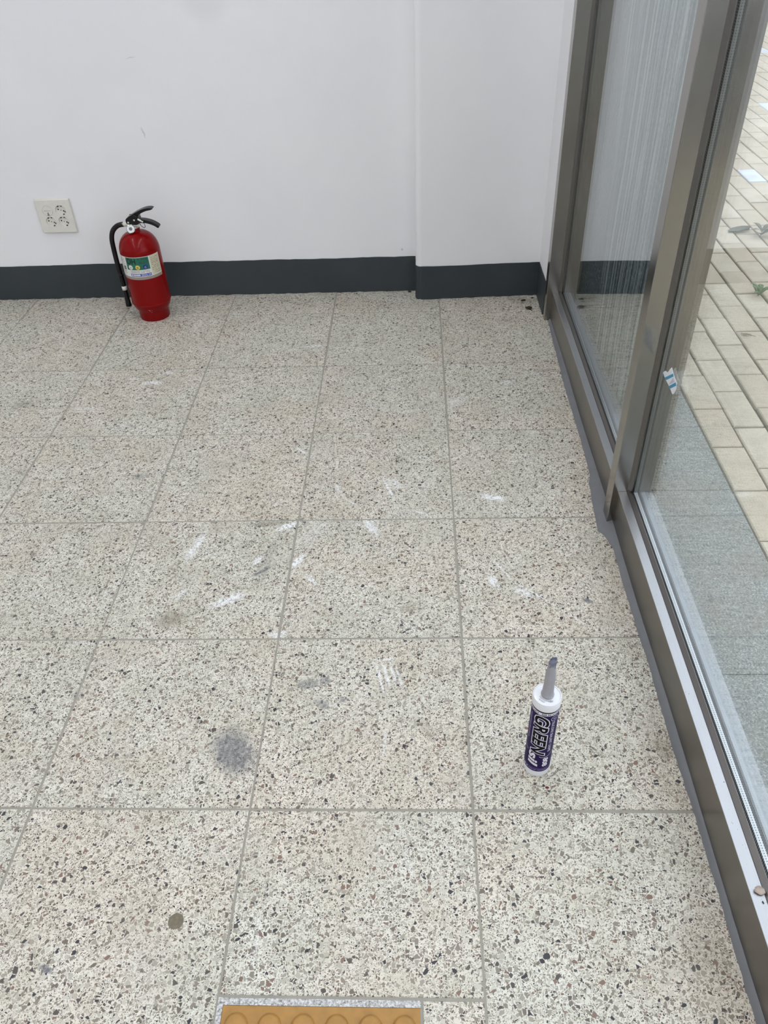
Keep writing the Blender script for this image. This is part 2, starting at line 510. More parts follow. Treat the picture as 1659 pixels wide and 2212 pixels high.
def tube(name, pts, rad, mat, parent=None, seg=12, sub=6, smooth=True, flat=1.0):
    """tube through pts (Catmull-Rom), rad scalar or list"""
    P = [Vector(p) for p in pts]
    R = [rad] * len(P) if not isinstance(rad, (list, tuple)) else list(rad)
    Q, RR = [], []
    for i in range(len(P) - 1):
        p0, p1, p2, p3 = P[max(i - 1, 0)], P[i], P[i + 1], P[min(i + 2, len(P) - 1)]
        for k in range(sub):
            t = k / sub
            Q.append(0.5 * ((2 * p1) + (p2 - p0) * t + (2 * p0 - 5 * p1 + 4 * p2 - p3) * t * t + (3 * p1 - p0 - 3 * p2 + p3) * t ** 3))
            RR.append(R[i] * (1 - t) + R[i + 1] * t)
    Q.append(P[-1])
    RR.append(R[-1])
    verts, faces = [], []
    T = (Q[1] - Q[0]).normalized()
    nrm = T.orthogonal().normalized()
    for i, q in enumerate(Q):
        T2 = (Q[min(i + 1, len(Q) - 1)] - Q[max(i - 1, 0)]).normalized()
        nrm = (nrm - T2 * nrm.dot(T2)).normalized()
        bn = T2.cross(nrm)
        for k in range(seg):
            a = 2 * PI * k / seg
            verts.append(q + (nrm * math.cos(a) + bn * math.sin(a) * flat) * RR[i])
    for i in range(len(Q) - 1):
        for k in range(seg):
            k2 = (k + 1) % seg
            faces.append((i * seg + k, i * seg + k2, (i + 1) * seg + k2, (i + 1) * seg + k))
    faces.append(list(range(seg)))
    faces.append(list(range((len(Q) - 1) * seg, len(Q) * seg))[::-1])
    return mk(name, verts, faces, mat, parent, smooth)


def place(mesh, name, loc, parent):
    o = bpy.data.objects.new(name, mesh)
    o.location = loc
    link(o, parent)
    return o


# ================================================================== THE SETTING
XF = 0.394          # inner face of the window sill
XN, YN = -3.2, -2.8   # far left and rear ends of the room
YW = 2.182          # back wall
ZC = 2.70

# ---------- floor: grout bed with single terrazzo tiles
floor = box('floor', XN, 0.44, YN, 2.30, -0.05, -0.0016, MAT['grout'])
setp(floor, 'speckled terrazzo tile floor with white paint smears', kind='structure')


def tile_mesh(sx, sy):
    bm = bmesh.new()
    b = 0.0012
    hx, hy = sx / 2, sy / 2
    rings = []
    for x, y, z in ((hx, hy, -0.012), (hx, hy, -b), (hx - b, hy - b, 0.0)):
        rings.append([bm.verts.new(p) for p in ((-x, -y, z), (x, -y, z), (x, y, z), (-x, y, z))])
    for a, c in zip(rings, rings[1:]):
        for i in range(4):
            bm.faces.new((a[i], a[(i + 1) % 4], c[(i + 1) % 4], c[i]))
    bm.faces.new(rings[-1])
    me = bpy.data.meshes.new('floor_tile')
    bmesh.ops.recalc_face_normals(bm, faces=bm.faces)
    bm.to_mesh(me)
    bm.free()
    me.materials.append(MAT['terrazzo'])
    return me


GAP = 0.0046
cache = {}


def tile(x0, x1, y0, y1, jit=True):
    sx, sy = round(x1 - x0 - GAP, 4), round(y1 - y0 - GAP, 4)
    if (sx, sy) not in cache:
        cache[(sx, sy)] = tile_mesh(sx, sy)
    dz = random.uniform(-0.0005, 0.0005) if jit else 0
    dx, dy = (random.uniform(-0.0009, 0.0009), random.uniform(-0.0009, 0.0009)) if jit else (0, 0)
    o = place(cache[(sx, sy)], 'floor_tile', ((x0 + x1) / 2 + dx, (y0 + y1) / 2 + dy, dz), floor)
    o.rotation_euler = (0, 0, random.uniform(-0.0016, 0.0016) if jit else 0)
    st = tuple(t for t in STAINS if x0 - t[2] * 1.2 - 0.012 < t[0] < x1 + t[2] * 1.2 + 0.012 and y0 - t[2] * 1.2 - 0.012 < t[1] < y1 + t[2] * 1.2 + 0.012)
    if st:
        o.material_slots[0].link = 'OBJECT'
        o.material_slots[0].material = terrazzo(st)
    return o


for i in range(-8, 1):
    for j in range(-7, 6):
        x0, x1 = i * 0.4, (i + 1) * 0.4
        y0, y1 = j * 0.4, min((j + 1) * 0.4, 2.30)
        if i == 0:
            x1 = 0.405
        if i == -1 and j in (-1, -2):
            continue
        tile(x0, x1, y0, y1)
# the cut tiles around the tactile block
TX0, TX1, TY1, TY0 = -0.3915, -0.0955, -0.3110, -0.6070
tile(-0.4, 0.0, -0.3005, 0.0, False)
tile(TX1 + 0.001, 0.0, TY0 - 0.004, -0.3005, False)
tile(-0.4, 0.0, -0.8, TY0 - 0.004, False)
# ragged white mortar frame and the mustard tactile block
mort = bm_box(-0.3985, TX0 + 0.001, TY0 - 0.006, -0.302, -0.01, -0.0004)
bm_box(TX0 - 0.004, TX1 - 0.0005, TY1 - 0.001, -0.3025, -0.01, -0.0006, 0, 1, mort)
mo = bmobj('mortar_frame', mort, MAT['mortar'], floor)
setp(mo, 'ragged white mortar edge around the yellow block')
tact = box('tactile_tile', TX0 + 0.001, TX1 - 0.001, TY0, TY1 - 0.001, -0.012, -0.0008, MAT['tactile'], floor, 0.001)
setp(tact, 'mustard yellow tactile block with raised round domes')
pr = [(0.0178, 0.0), (0.0172, 0.0028), (0.0138, 0.0062), (0.0128, 0.0066), (0.0, 0.0068)]
dm = lathe('dome', pr, (0, 0, 0), MAT['tactile'], tact, 20)
for a in range(6):
    for b in range(6):
        loc = (TX0 + 0.0245 + a * 0.0494, TY1 - 0.0285 - b * 0.0482, -0.0008)
        if a == 0 and b == 0:
            dm.location = loc
        else:
            place(dm.data, 'dome', loc, tact)
pl = lathe('drill_plug', [(0.0125, -0.003), (0.0125, 0.0006), (0.0105, 0.0012), (0.006, 0.0004), (0.0, 0.0007)], (-0.4887, -0.1939, 0), MAT['plug'], floor, 18)
setp(pl, 'round brown filled drill hole in the terrazzo')

# ---------- walls
setp(box('wall_back', XN - 0.1, 0.42, YW, YW + 0.12, -0.05, ZC, MAT['wall']), 'white painted plaster wall behind the fire extinguisher', kind='structure')
arc = [(-0.066 - 0.022 * math.cos(t), 2.1212 - 0.022 * math.sin(t)) for t in [PI / 2 * k / 6 for k in range(7)]]
pil = [(-0.088, 2.19)] + arc + [(0.374, 2.116), (0.374, 2.19)]
setp(extr_xy('wall_pilaster', pil, -0.05, ZC, MAT['wall']), 'white pilaster with rounded corner standing proud of the back wall', kind='structure')
setp(box('wall_return', 0.374, 0.4845, 1.945, 2.30, -0.05, ZC, MAT['wall']), 'narrow white wall return beside the window jamb', kind='structure')
setp(box('wall_left', XN - 0.1, XN, YN - 0.1, YW, -0.05, ZC, MAT['wall']), 'white plaster wall at the far left of the room', kind='structure')
setp(box('wall_rear', XN, 0.48, YN - 0.1, YN, -0.05, ZC, MAT['wall']), 'white plaster wall behind the viewer', kind='structure')
setp(box('wall_right', 0.38, 0.48, YN, 1.945, 2.42, ZC, MAT['wall']), 'white wall strip above the window frames', kind='structure')
setp(box('ceiling', XN - 0.1, 0.6, YN - 0.1, YW + 0.12, ZC, ZC + 0.1, MAT['ceil']), 'plain white ceiling with lamps', kind='structure')


def band(name, path, h, label, seed):
    """painted base band: thin wavy-edged strip that follows the wall"""
    rr = random.Random(seed)
    pts = []
    for (a, b) in zip(path, path[1:]):
        n = max(1, int((Vector(b) - Vector(a)).length / 0.02))
        pts += [Vector(a).lerp(Vector(b), k / n) for k in range(n)]
    pts.append(Vector(path[-1]))
    verts, faces = [], []
    zt = 0.0
    for i, p in enumerate(pts):
        t = (pts[min(i + 1, len(pts) - 1)] - pts[max(i - 1, 0)]).normalized()
        nrm = Vector((t.y, -t.x))
        zt = zt * 0.8 + rr.uniform(-0.0008, 0.0008)
        z0 = rr.uniform(-0.001, 0.0022)
        o = p + nrm * 0.0022
        verts += [(p.x, p.y, z0), (o.x, o.y, z0), (o.x, o.y, h + zt), (p.x, p.y, h + zt)]
    for i in range(len(pts) - 1):
        for k in range(4):
            faces.append((i * 4 + k, i * 4 + (k + 1) % 4, i * 4 + 4 + (k + 1) % 4, i * 4 + 4 + k))
    faces += [(0, 1, 2, 3), tuple(len(verts) - 4 + k for k in range(4))[::-1]]
    return setp(mk(name, verts, faces, MAT['base']), label, kind='structure')


band('baseboard_back', [(XN, YW), (-0.0885, YW)], 0.1375, 'dark grey painted base band along the back wall', 1)
band('baseboard_pilaster', [(-0.088, 2.18)] + arc + [(0.373, 2.116)], 0.1295, 'dark grey painted base band around the pilaster', 2)
band('baseboard_return', [(0.3738, 2.1155), (0.3738, 1.944)], 0.130, 'short dark grey base band beside the window jamb', 3)
band('baseboard_left', [(XN, YN), (XN, YW)], 0.1375, 'dark grey painted base band on the left wall', 4)

# ---------- glazing: sill, jambs, panes
ZS = 0.105
GI0, GI1, GO0, GO1 = 0.4256, 0.4292, 0.4376, 0.4416
ZT = 2.38


def window(name, y0, y1, label):
    wn = empty(name, (0.43, (y0 + y1) / 2, 0))
    setp(wn, label, kind='structure')
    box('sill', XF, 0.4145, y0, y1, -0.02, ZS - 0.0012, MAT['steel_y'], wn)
    box('sill_lit_top', XF - 0.0003, 0.4142, y0, y1, ZS - 0.0014, ZS, MAT['steel_sky_lit'], wn, 0.0005)  # thin layer over the sill, carries the painted sky brightness
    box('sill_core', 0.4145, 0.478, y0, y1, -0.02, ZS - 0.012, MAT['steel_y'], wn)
    extr_xz('outer_ledge', [(GO1 + 0.0035, ZS - 0.012), (0.478, ZS - 0.012), (0.478, ZS - 0.006), (GO1 + 0.0035, ZS + 0.001)], y0, y1, MAT['ledge'], wn)
    extr_xz('glazing_bead', [(0.4150, ZS - 0.012), (GI0, ZS - 0.012), (GI0, ZS + 0.0030), (0.4240, ZS + 0.0032), (0.4150, ZS - 0.0030)], y0, y1, MAT['bead'], wn)
    for s, ya in ((1, y0), (-1, y1)):
        # upright beads: wedge between post and glass
        p = [(0.4155, ya), (GI0, ya), (GI0, ya + s * 0.007), (0.4238, ya + s * 0.007)]
        extr_xy('glazing_bead', p, ZS + 0.006, ZT, MAT['bead'], wn)
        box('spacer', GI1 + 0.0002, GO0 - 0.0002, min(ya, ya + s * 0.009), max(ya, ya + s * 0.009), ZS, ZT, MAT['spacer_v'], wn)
        box('glazing_seal', GO0, GO1 + 0.002, min(ya, ya + s * 0.004), max(ya, ya + s * 0.004), ZS, ZT, MAT['gasket'], wn)
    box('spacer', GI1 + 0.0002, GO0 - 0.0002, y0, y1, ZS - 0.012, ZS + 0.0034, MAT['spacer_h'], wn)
    box('glazing_seal', GO1 + 0.0002, GO1 + 0.0034, y0, y1, ZS - 0.012, ZS + 0.0055, MAT['gasket'], wn)
    box('head_rail', 0.380, 0.4845, y0, y1, ZT, 2.42, MAT['steel_y'], wn, 0.0009)
    box('inner_pane', GI0, GI1, y0 + 0.0005, y1 - 0.0005, ZS - 0.004, ZT, MAT['glass'], wn)
    box('outer_pane', GO0, GO1, y0 + 0.0005, y1 - 0.0005, ZS - 0.004, ZT, MAT['glass'], wn)
    return wn


w1 = window('window_1', 0.815, 1.900, 'double glazed panel beside the pilaster with a grey pier behind')
window('window_2', -1.10, 0.770, 'clear double glazed panel overlooking the brick pavement')
window('window_3', YN, -1.145, 'double glazed panel behind the viewer')


def post(name, x0, y0, y1, label):
    o = box(name, x0, 0.4845, y0, y1, -0.02, 2.42, MAT['steel_z'], None, 0.0013)
    return setp(o, label, kind='structure')


post('trim_1', 0.374, 1.900, 1.945, 'brushed steel jamb where the glazing meets the wall')
post('trim_2', 0.380, 0.770, 0.815, 'brushed steel mullion between the two glass panels')
post('trim_3', 0.380, -1.145, -1.10, 'brushed steel mullion behind the viewer')

# grey sealant along the foot of the sill
CK = [(0.3847, 1.8746), (0.381, 1.6651), (0.3773, 1.4354), (0.3784, 1.2076), (0.3767, 1.0414), (0.3752, 0.9797), (0.3662, 0.9348), (0.3593, 0.8406), (0.3549, 0.7457), (0.3700, 0.7229), (0.3800, 0.6724), (0.3784, 0.5314), (0.3794, 0.4314), (0.382, 0.3193), (0.3811, 0.2294), (0.3803, 0.1467), (0.383, 0.047), (0.3852, -0.014), (0.3845, -0.0806), (0.3857, -0.1357), (0.3838, -0.1971), (0.3846, -0.2611), (0.3843, -0.3095), (0.384, -1.0)]
verts, faces = [], []
rr = random.Random(5)
ys = [1.897 - 0.012 * k for k in range(int((1.897 + 1.0) / 0.012))]
row = 5
for k, y in enumerate(ys):
    xo = CK[-1][0]
    for (xa, ya), (xb, yb) in zip(CK, CK[1:]):
        if yb <= y <= ya:
            t = (ya - y) / (ya - yb)
            t = t * t * (3 - 2 * t)
            xo = xa + (xb - xa) * t
            break
    else:
        if y > CK[0][1]:
            xo = CK[0][0]
    xo += rr.uniform(-0.0008, 0.0008)
    wide = max(0.0, 0.376 - xo)
    zt = 0.0125 + 0.0025 * math.sin(y * 9.0) + rr.uniform(-0.0004, 0.0004)
    xi = XF + 0.001
    verts += [(xo, y, -0.001), (xo + 0.001, y, 0.0016 + wide * 0.03), (xo + (xi - xo) * 0.35, y, zt * 0.42), (xi - 0.0016, y, zt), (xi, y, zt)]
for k in range(len(ys) - 1):
    for c in range(row - 1):
        faces.append((k * row + c, k * row + c + 1, (k + 1) * row + c + 1, (k + 1) * row + c))
setp(mk('trim_4', verts, faces, MAT['sealant'], None, True), 'grey sealant strip smeared along the foot of the window sill', kind='structure')

# ---------- outdoors
ZE = -0.02
setp(box('ground', 0.478, 40.0, -30.0, 60.0, -0.30, -0.075, MAT['sand']), 'bare ground bed under the pavement', kind='structure')
gb = box('granite_border', 0.478, 0.7445, -2.8, 4.6, -0.075, ZE - 0.004, MAT['sand'])
setp(gb, 'row of grey granite slabs along the outside of the window', kind='structure')
gm = bm_box(-0.1318, 0.1318, -0.3060, 0.3060, -0.03, 0, 0.0015)
gme = bpy.data.meshes.new('granite_slab')
bmesh.ops.recalc_face_normals(gm, faces=gm.faces)
gm.to_mesh(gme)
gm.free()
gme.materials.append(MAT['granite'])
for k in range(-5, 6):
    place(gme, 'granite_slab', (0.6115, 0.931 + 0.307 + k * 0.6145, ZE), gb)

we = box('wall_exterior', 0.493, 0.600, 1.085, 2.6, -0.075, 3.3, MAT['pier'], None, 0.004)
setp(we, 'streaked grey stone pier close behind the far glass panel', kind='structure')

PP, PL = 0.0957, 0.2005
pav = box('pavement', 0.7445, 4.4, -2.8, 10.5, -0.075, ZE - 0.009, MAT['sand'])
setp(pav, 'tan brick pavement laid in long running rows', kind='structure')


def paver_bm(bm, cx, cy, z, sx, sy, b=0.0035):
    rings = []
    for hx, hy, zz in ((sx / 2, sy / 2, z - 0.03), (sx / 2, sy / 2, z - b * 0.7), (sx / 2 - b, sy / 2 - b, z)):
        rings.append([bm.verts.new((cx + a, cy + c, zz)) for a, c in ((-hx, -hy), (hx, -hy), (hx, hy), (-hx, hy))])
    for a, c in zip(rings, rings[1:]):
        for i in range(4):
            bm.faces.new((a[i], a[(i + 1) % 4], c[(i + 1) % 4], c[i]))
    bm.faces.new(rings[-1])


bm = bmesh.new()
paver_bm(bm, 0, 0, 0, PP - 0.0080, PL - 0.0070)
pme = bpy.data.meshes.new('paver')
bmesh.ops.recalc_face_normals(bm, faces=bm.faces)
bm.to_mesh(pme)
bm.free()
pme.materials.append(MAT['paver'])
pme2 = pme.copy()
pme2.materials[0] = MAT['paver_pale']
cpos = mw.translation


def pix(p):
    d = Vector(p) - cpos
    z = d.dot(F_)
    if z <= 0.05:
        return None
    return 829.5 + 1686.92 * d.dot(R_) / z, 1106 - 1686.92 * d.dot(U_) / z


pavers = []
for i in range(38):
    cx = 0.7465 + PP * (i + 0.5)
    ph = 0.0 if i % 2 == 0 else 0.5
    for j in range(-17, 46):
        cy = 0.927 + PL * (j + 0.5 + ph)
        if cy > 10.3:
            continue
        pavers.append((cx, cy, i, j))


def rank(pv):
    u = pix((pv[0], pv[1], ZE))
    d = (Vector((pv[0], pv[1], ZE)) - cpos).length
    return d + (0 if u and 1380 < u[0] < 1720 and -40 < u[1] < 1300 else 100)


pavers.sort(key=rank)
rest = bmesh.new()
rp = random.Random(11)
PALE = [(1.64, 3.61), (2.16, 4.92), (2.80, 6.72), (1.36, 5.0), (2.75, 3.2)]
pale_ids = set()
for (px_, py_) in PALE:
    best = min(range(len(pavers)), key=lambda k: (pavers[k][0] - px_) ** 2 + (pavers[k][1] - py_) ** 2)
    pale_ids.add(best)
for k, (cx, cy, i, j) in enumerate(pavers):
    z = ZE + rp.uniform(-0.0018, 0.0018)
    if k < 297 or k in pale_ids:
        o = place(pme2 if k in pale_ids else pme, 'paver', (cx + rp.uniform(-0.0012, 0.0012), cy + rp.uniform(-0.0015, 0.0015), z), pav)
        o.rotation_euler = (rp.uniform(-0.004, 0.004), rp.uniform(-0.006, 0.006), rp.uniform(-0.006, 0.006))
        if k in pale_ids:
            setp(o, 'pale blue grey paver among the tan ones')
    else:
        paver_bm(rest, cx, cy, z, PP - 0.0055, PL - 0.005)
setp(bmobj('paver_field', rest, MAT['paver'], pav), kind='stuff')


# ---------- ceiling lamps
MAT['lamp_white'] = M('lamp_housing', (225, 226, 226), 0.4)
MAT['lamp_diffuser'] = M('lamp_diffuser', (244, 245, 246), 0.5)


def lamp(x, y, label):
    t = empty('ceiling_lamp', (x, y, ZC))
    setp(t, label, 'lamp', 'fluorescent ceiling lamps')
    box('housing', x - 0.09, x + 0.09, y - 0.62, y + 0.62, ZC - 0.03, ZC, MAT['lamp_white'], t, 0.004)
    box('diffuser', x - 0.07, x + 0.07, y - 0.60, y + 0.60, ZC - 0.055, ZC - 0.03, MAT['lamp_diffuser'], t, 0.006)
    ld = bpy.data.lights.new('lamp_light', 'AREA')
    ld.shape = 'RECTANGLE'
    ld.size, ld.size_y = 0.10, 1.18
    ld.energy = LAMP
    ld.color = (0.96, 0.985, 1.065)
    lo = bpy.data.objects.new('lamp_light', ld)
    lo.location = (x, y, ZC - 0.058)
    link(lo, t)


for x, side in ((-1.9, 'left'), (-0.14, 'window')):
    for y, row in ((-1.9, 'behind the viewer'), (-0.25, 'above the cartridge'), (1.25, 'nearest the back wall')):
        lamp(x, y, 'slim white fluorescent ceiling lamp in the %s row, %s' % (side, row))


# ================================================================== TEXT AND LABEL HELPERS
def text_bm(body, shear=0.0, offset=0.0, spacing=1.0):
    cu = bpy.data.curves.new('lettering', 'FONT')
    cu.body = body
    cu.size = 1.0
    cu.shear = shear
    cu.offset = offset
    cu.space_character = spacing
    cu.resolution_u = 3
    ob = bpy.data.objects.new('lettering', cu)
    COL.objects.link(ob)
    dg = bpy.context.evaluated_depsgraph_get()
    me = bpy.data.meshes.new_from_object(ob.evaluated_get(dg))
    bm = bmesh.new()
    bm.from_mesh(me)
    bpy.data.objects.remove(ob)
    bpy.data.curves.remove(cu)
    bpy.data.meshes.remove(me)
    return bm


def bbox(bm):
    xs = [v.co.x for v in bm.verts]
    ys = [v.co.y for v in bm.verts]
    return min(xs), max(xs), min(ys), max(ys)


def wrap(bm, bb, vertical, a0, a1, z0, z1, c, r):
    """map flat print onto an upright cylinder; a = angle from -Y towards +X"""
    x0, x1, y0, y1 = bb
    n = 14
    for k in range(1, n):
        if vertical:
            co, no = (0, y0 + (y1 - y0) * k / n, 0), (0, 1, 0)
        else:
            co, no = (x0 + (x1 - x0) * k / n, 0, 0), (1, 0, 0)
        bmesh.ops.bisect_plane(bm, geom=bm.verts[:] + bm.edges[:] + bm.faces[:], plane_co=co, plane_no=no, dist=1e-5)
    for v in bm.verts:
        fx = (v.co.x - x0) / (x1 - x0)
        fy = (v.co.y - y0) / (y1 - y0)
        if vertical:
            a, z = a0 + (a1 - a0) * fy, z1 + (z0 - z1) * fx
        else:
            a, z = a0 + (a1 - a0) * fx, z0 + (z1 - z0) * fy
        a = math.radians(a)
        v.co = (c[0] + r * math.sin(a), c[1] - r * math.cos(a), c[2] + z)
    return bm


def print_text(name, body, mat, parent, c, r, a0, a1, z0, z1, vertical=False, shear=0.0, offset=0.0, spacing=1.0, bb=None):
    bm = text_bm(body, shear, offset, spacing)
    b = bb or bbox(bm)
    return bmobj(name, wrap(bm, b, vertical, a0, a1, z0, z1, c, r), mat, parent), b


def patch(name, mat, parent, c, r, a0, a1, z0, z1, bm=None, n=None, ztop=None):
    own = bm is None
    bm = bm or bmesh.new()
    n = n or max(2, int(abs(a1 - a0) / 5))
    prev = None
    for k in range(n + 1):
        a = math.radians(a0 + (a1 - a0) * k / n)
        p = (c[0] + r * math.sin(a), c[1] - r * math.cos(a))
        cur = (bm.verts.new((p[0], p[1], c[2] + z0)), bm.verts.new((p[0], p[1], c[2] + z1)))
        if prev:
            bm.faces.new((prev[0], cur[0], cur[1], prev[1]))
        prev = cur
    if own:
        return bmobj(name, bm, mat, parent, True)


def disc_patch(name, mat, parent, c, r, ac, zc, rad, inner=0.0):
    """small round print on the cylinder"""
    bm = bmesh.new()
    n = 24
    ring, ring2 = [], []
    for k in range(n):
        t = 2 * PI * k / n
        for rr_, lst in ((rad, ring), (inner, ring2)):
            a = math.radians(ac) + rr_ * math.cos(t) / r
            lst.append(bm.verts.new((c[0] + r * math.sin(a), c[1] - r * math.cos(a), c[2] + zc + rr_ * math.sin(t))))
    if inner > 0:
        for k in range(n):
            bm.faces.new((ring[k], ring[(k + 1) % n], ring2[(k + 1) % n], ring2[k]))
    else:
        for v in ring2:
            bm.verts.remove(v)
        bm.faces.new(ring)
    return bmobj(name, bm, mat, parent)


# ================================================================== FIRE EXTINGUISHER
MAT['red'] = M('red_enamel', (128, 3, 6), 0.3, spec=0.12, var=0.03, vscale=20, coat=0.14)
MAT['black'] = M('black_rubber', (14, 14, 17), 0.42, spec=0.35, var=0.05)
MAT['blackp'] = M('black_painted_metal', (12, 12, 15), 0.3, spec=0.35, var=0.05)
MAT['chrome'] = M('chrome_fitting', (214, 214, 210), 0.22, 1.0)
MAT['white_print'] = M('white_print', (226, 226, 222), 0.5, var=0.02)
MAT['cream_print'] = M('cream_print', (208, 200, 172), 0.5, var=0.04)
MAT['green_print'] = M('green_print', (34, 104, 82), 0.5, var=0.04)
MAT['dkgreen_print'] = M('dark_green_print', (4, 34, 28), 0.6)
MAT['yellow_print'] = M('yellow_print', (226, 200, 92), 0.5)
MAT['blue_print'] = M('blue_print', (20, 44, 128), 0.5)
MAT['band_blue'] = M('band_blue_print', (58, 76, 168), 0.5)
MAT['grey_print'] = M('grey_print', (120, 118, 106), 0.6)
MAT['black_print'] = M('black_print', (14, 13, 20), 0.5)
MAT['film_grey'] = M('clear_label_edge', (150, 140, 130), 0.4)
MAT['dial'] = M('gauge_dial', (176, 184, 196), 0.25, coat=0.6)
MAT['ivory'] = M('ivory_plastic', (222, 219, 208), 0.4)

EC = (-1.080, 2.012, 0.0)
ex = empty('fire_extinguisher', EC)
setp(ex, 'red fire extinguisher with black hose standing by the white wall', 'fire extinguisher')
RB = 0.0710
cylp = [(0.050, 0.0), (0.0545, 0.0008), (0.0555, 0.004), (0.0555, 0.030), (0.0575, 0.036), (0.0645, 0.047), (0.0688, 0.056), (0.0712, 0.066)]
lathe('base_ring', cylp, EC, MAT['red'], ex, 56)
lathe('seam', [(0.0712, 0.066), (0.0722, 0.0668), (0.0722, 0.0686), (0.0712, 0.0694)], EC, MAT['red'], ex, 56, cap=False)
bodyp = [(0.0712, 0.0694), (RB, 0.074), (RB, 0.255)]
for k in range(1, 15):
    t = PI / 2 * k / 15
    bodyp.append((0.018 + (RB - 0.018) * math.cos(t), 0.255 + 0.066 * math.sin(t)))
bodyp += [(0.019, 0.3215), (0.0175, 0.323), (0.0175, 0.334), (0.0, 0.334)]
bd = lathe('cylinder', bodyp, EC, MAT['red'], ex, 64)
setp(bd, 'glossy red steel cylinder')
# label
RL = RB + 0.0004
lb = patch('label', MAT['white_print'], ex, EC, RL, -66, 74, 0.1815, 0.2535, n=40)
setp(lb, 'white printed label with green and cream panels')
patch('label_edge', MAT['film_grey'], ex, EC, RL - 0.0001, -68, 74, 0.171, 0.1818, n=40)
RL2 = RL + 0.0003
RL3 = RL + 0.0006
RL4 = RL + 0.0008
patch('green_panel', MAT['green_print'], lb, EC, RL2, -32, 37, 0.2075, 0.2520, n=24)
patch('cream_panel', MAT['cream_print'], lb, EC, RL2, 40, 72.5, 0.1835, 0.2525, n=12)
patch('blue_band', MAT['band_blue'], lb, EC, RL2, -24, 37, 0.1835, 0.1935, n=20)
print_text('lettering', 'DH', MAT['dkgreen_print'], lb, EC, RL3, -27, -1, 0.2285, 0.2490, offset=0.03)
print_text('lettering', '3.3kg', MAT['dkgreen_print'], lb, EC, RL3, 5, 33, 0.2420, 0.2490)
for ac, mt, tx, tm in ((-19, 'white_print', 'A', 'black_print'), (2, 'yellow_print', 'B', 'black_print'), (24, 'blue_print', 'C', 'white_print')):
    disc_patch('class_mark', MAT[mt], lb, EC, RL3, ac, 0.2170, 0.0082)
    print_text('lettering', tx, MAT[tm], lb, EC, RL4, ac - 2.6, ac + 2.6, 0.2125, 0.2190)
print_text('lettering', '2033.10', MAT['white_print'], lb, EC, RL3, 8, 35, 0.1853, 0.1917, offset=0.01)
rr = random.Random(3)


def scribble(name, mat, parent, c, r, a0, a1, z0, z1, rows, seed, dense=0.75, hgt=0.5):
    rr = random.Random(seed)
    bm = bmesh.new()
    for k in range(rows):
        zc = z1 - (z1 - z0) * (k + 0.5) / rows
        h = (z1 - z0) / rows * hgt / 2
        a = a0
        while a < a1 - 0.4:
            wd = rr.uniform(0.7, 2.6)
            if rr.random() < dense:
                patch('', None, None, c, r, a, min(a + wd, a1), zc - h, zc + h, bm, 1)
            a += wd + rr.uniform(0.25, 0.8)
    return bmobj(name, bm, mat, parent)


scribble('fine_print', MAT['white_print'], lb, EC, RL3, -22, 5, 0.1853, 0.1917, 1, 5, 0.95, 0.9)
scribble('fine_print', MAT['grey_print'], lb, EC, RL3, -22, 35, 0.1965, 0.2055, 2, 6, 0.9, 0.4)
scribble('fine_print', MAT['grey_print'], lb, EC, RL3, 43, 70, 0.187, 0.2475, 10, 7, 0.62, 0.34)
scribble('fine_print', MAT['dkgreen_print'], lb, EC, RL3, 8, 33, 0.229, 0.239, 3, 8, 0.6, 0.4)
scribble('fine_print', MAT['grey_print'], lb, EC, RL3, -60, -38, 0.190, 0.247, 9, 9, 0.4, 0.4)
patch('bar_code', MAT['grey_print'], lb, EC, RL3, -47, -37, 0.205, 0.219, n=4)
# paint chips on the base
chip = bmesh.new()
for (a, z, wd, h) in ((2, 0.052, 5, 0.002), (5, 0.046, 2, 0.006), (8, 0.040, 4, 0.002), (11, 0.049, 2, 0.005)):
    rz = 0.0725 if z > 0.05 else 0.0695 if z > 0.045 else 0.0645
    patch('', None, None, EC, rz * 0.955, a, a + wd, z, z + h, chip, 2)
bmobj('paint_chip', chip, M('chipped_pink', (190, 92, 88), 0.6), ex)

ey = EC[1]
# neck collar, valve body, gauge
lathe('collar', [(0.0125, 0.334), (0.0155, 0.334), (0.0155, 0.341), (0.012, 0.343), (0.011, 0.350)], EC, MAT['chrome'], ex, 24)
box('valve', EC[0] - 0.012, EC[0] + 0.021, ey - 0.011, ey + 0.011, 0.342, 0.366, MAT['ivory'], ex, 0.002)
tube('outlet', [(EC[0] - 0.010, ey, 0.3485), (EC[0] - 0.040, ey - 0.001, 0.3470)], [0.0078, 0.0078], MAT['ivory'], ex, 14, 1)
# round pressure gauge facing the room, towards the right
gd = Vector((0.30, -0.90, 0.30)).normalized()
gc = Vector((EC[0] - 0.007, ey - 0.022, 0.3375))
gt = gd.to_track_quat('Z', 'Y').to_matrix().to_4x4()


def oriented_lathe(name, prof, cen, mat, parent, seg=28):
    o = lathe(name, prof, (0, 0, 0), mat, parent, seg)
    for v in o.data.vertices:
        v.co = cen + (gt.to_3x3() @ v.co)
    return o


ga = oriented_lathe('gauge', [(0.006, -0.016), (0.006, -0.006), (0.0138, -0.006), (0.0150, -0.004), (0.0150, 0.0035), (0.0135, 0.0045), (0.0128, 0.003)], gc, MAT['chrome'], ex)
oriented_lathe('dial', [(0.0128, 0.0028), (0.0, 0.0032)], gc, MAT['dial'], ga)
oriented_lathe('dial_hub', [(0.0052, 0.0034), (0.0046, 0.0042), (0.0, 0.0044)], gc, MAT['grey_print'], ga, 16)
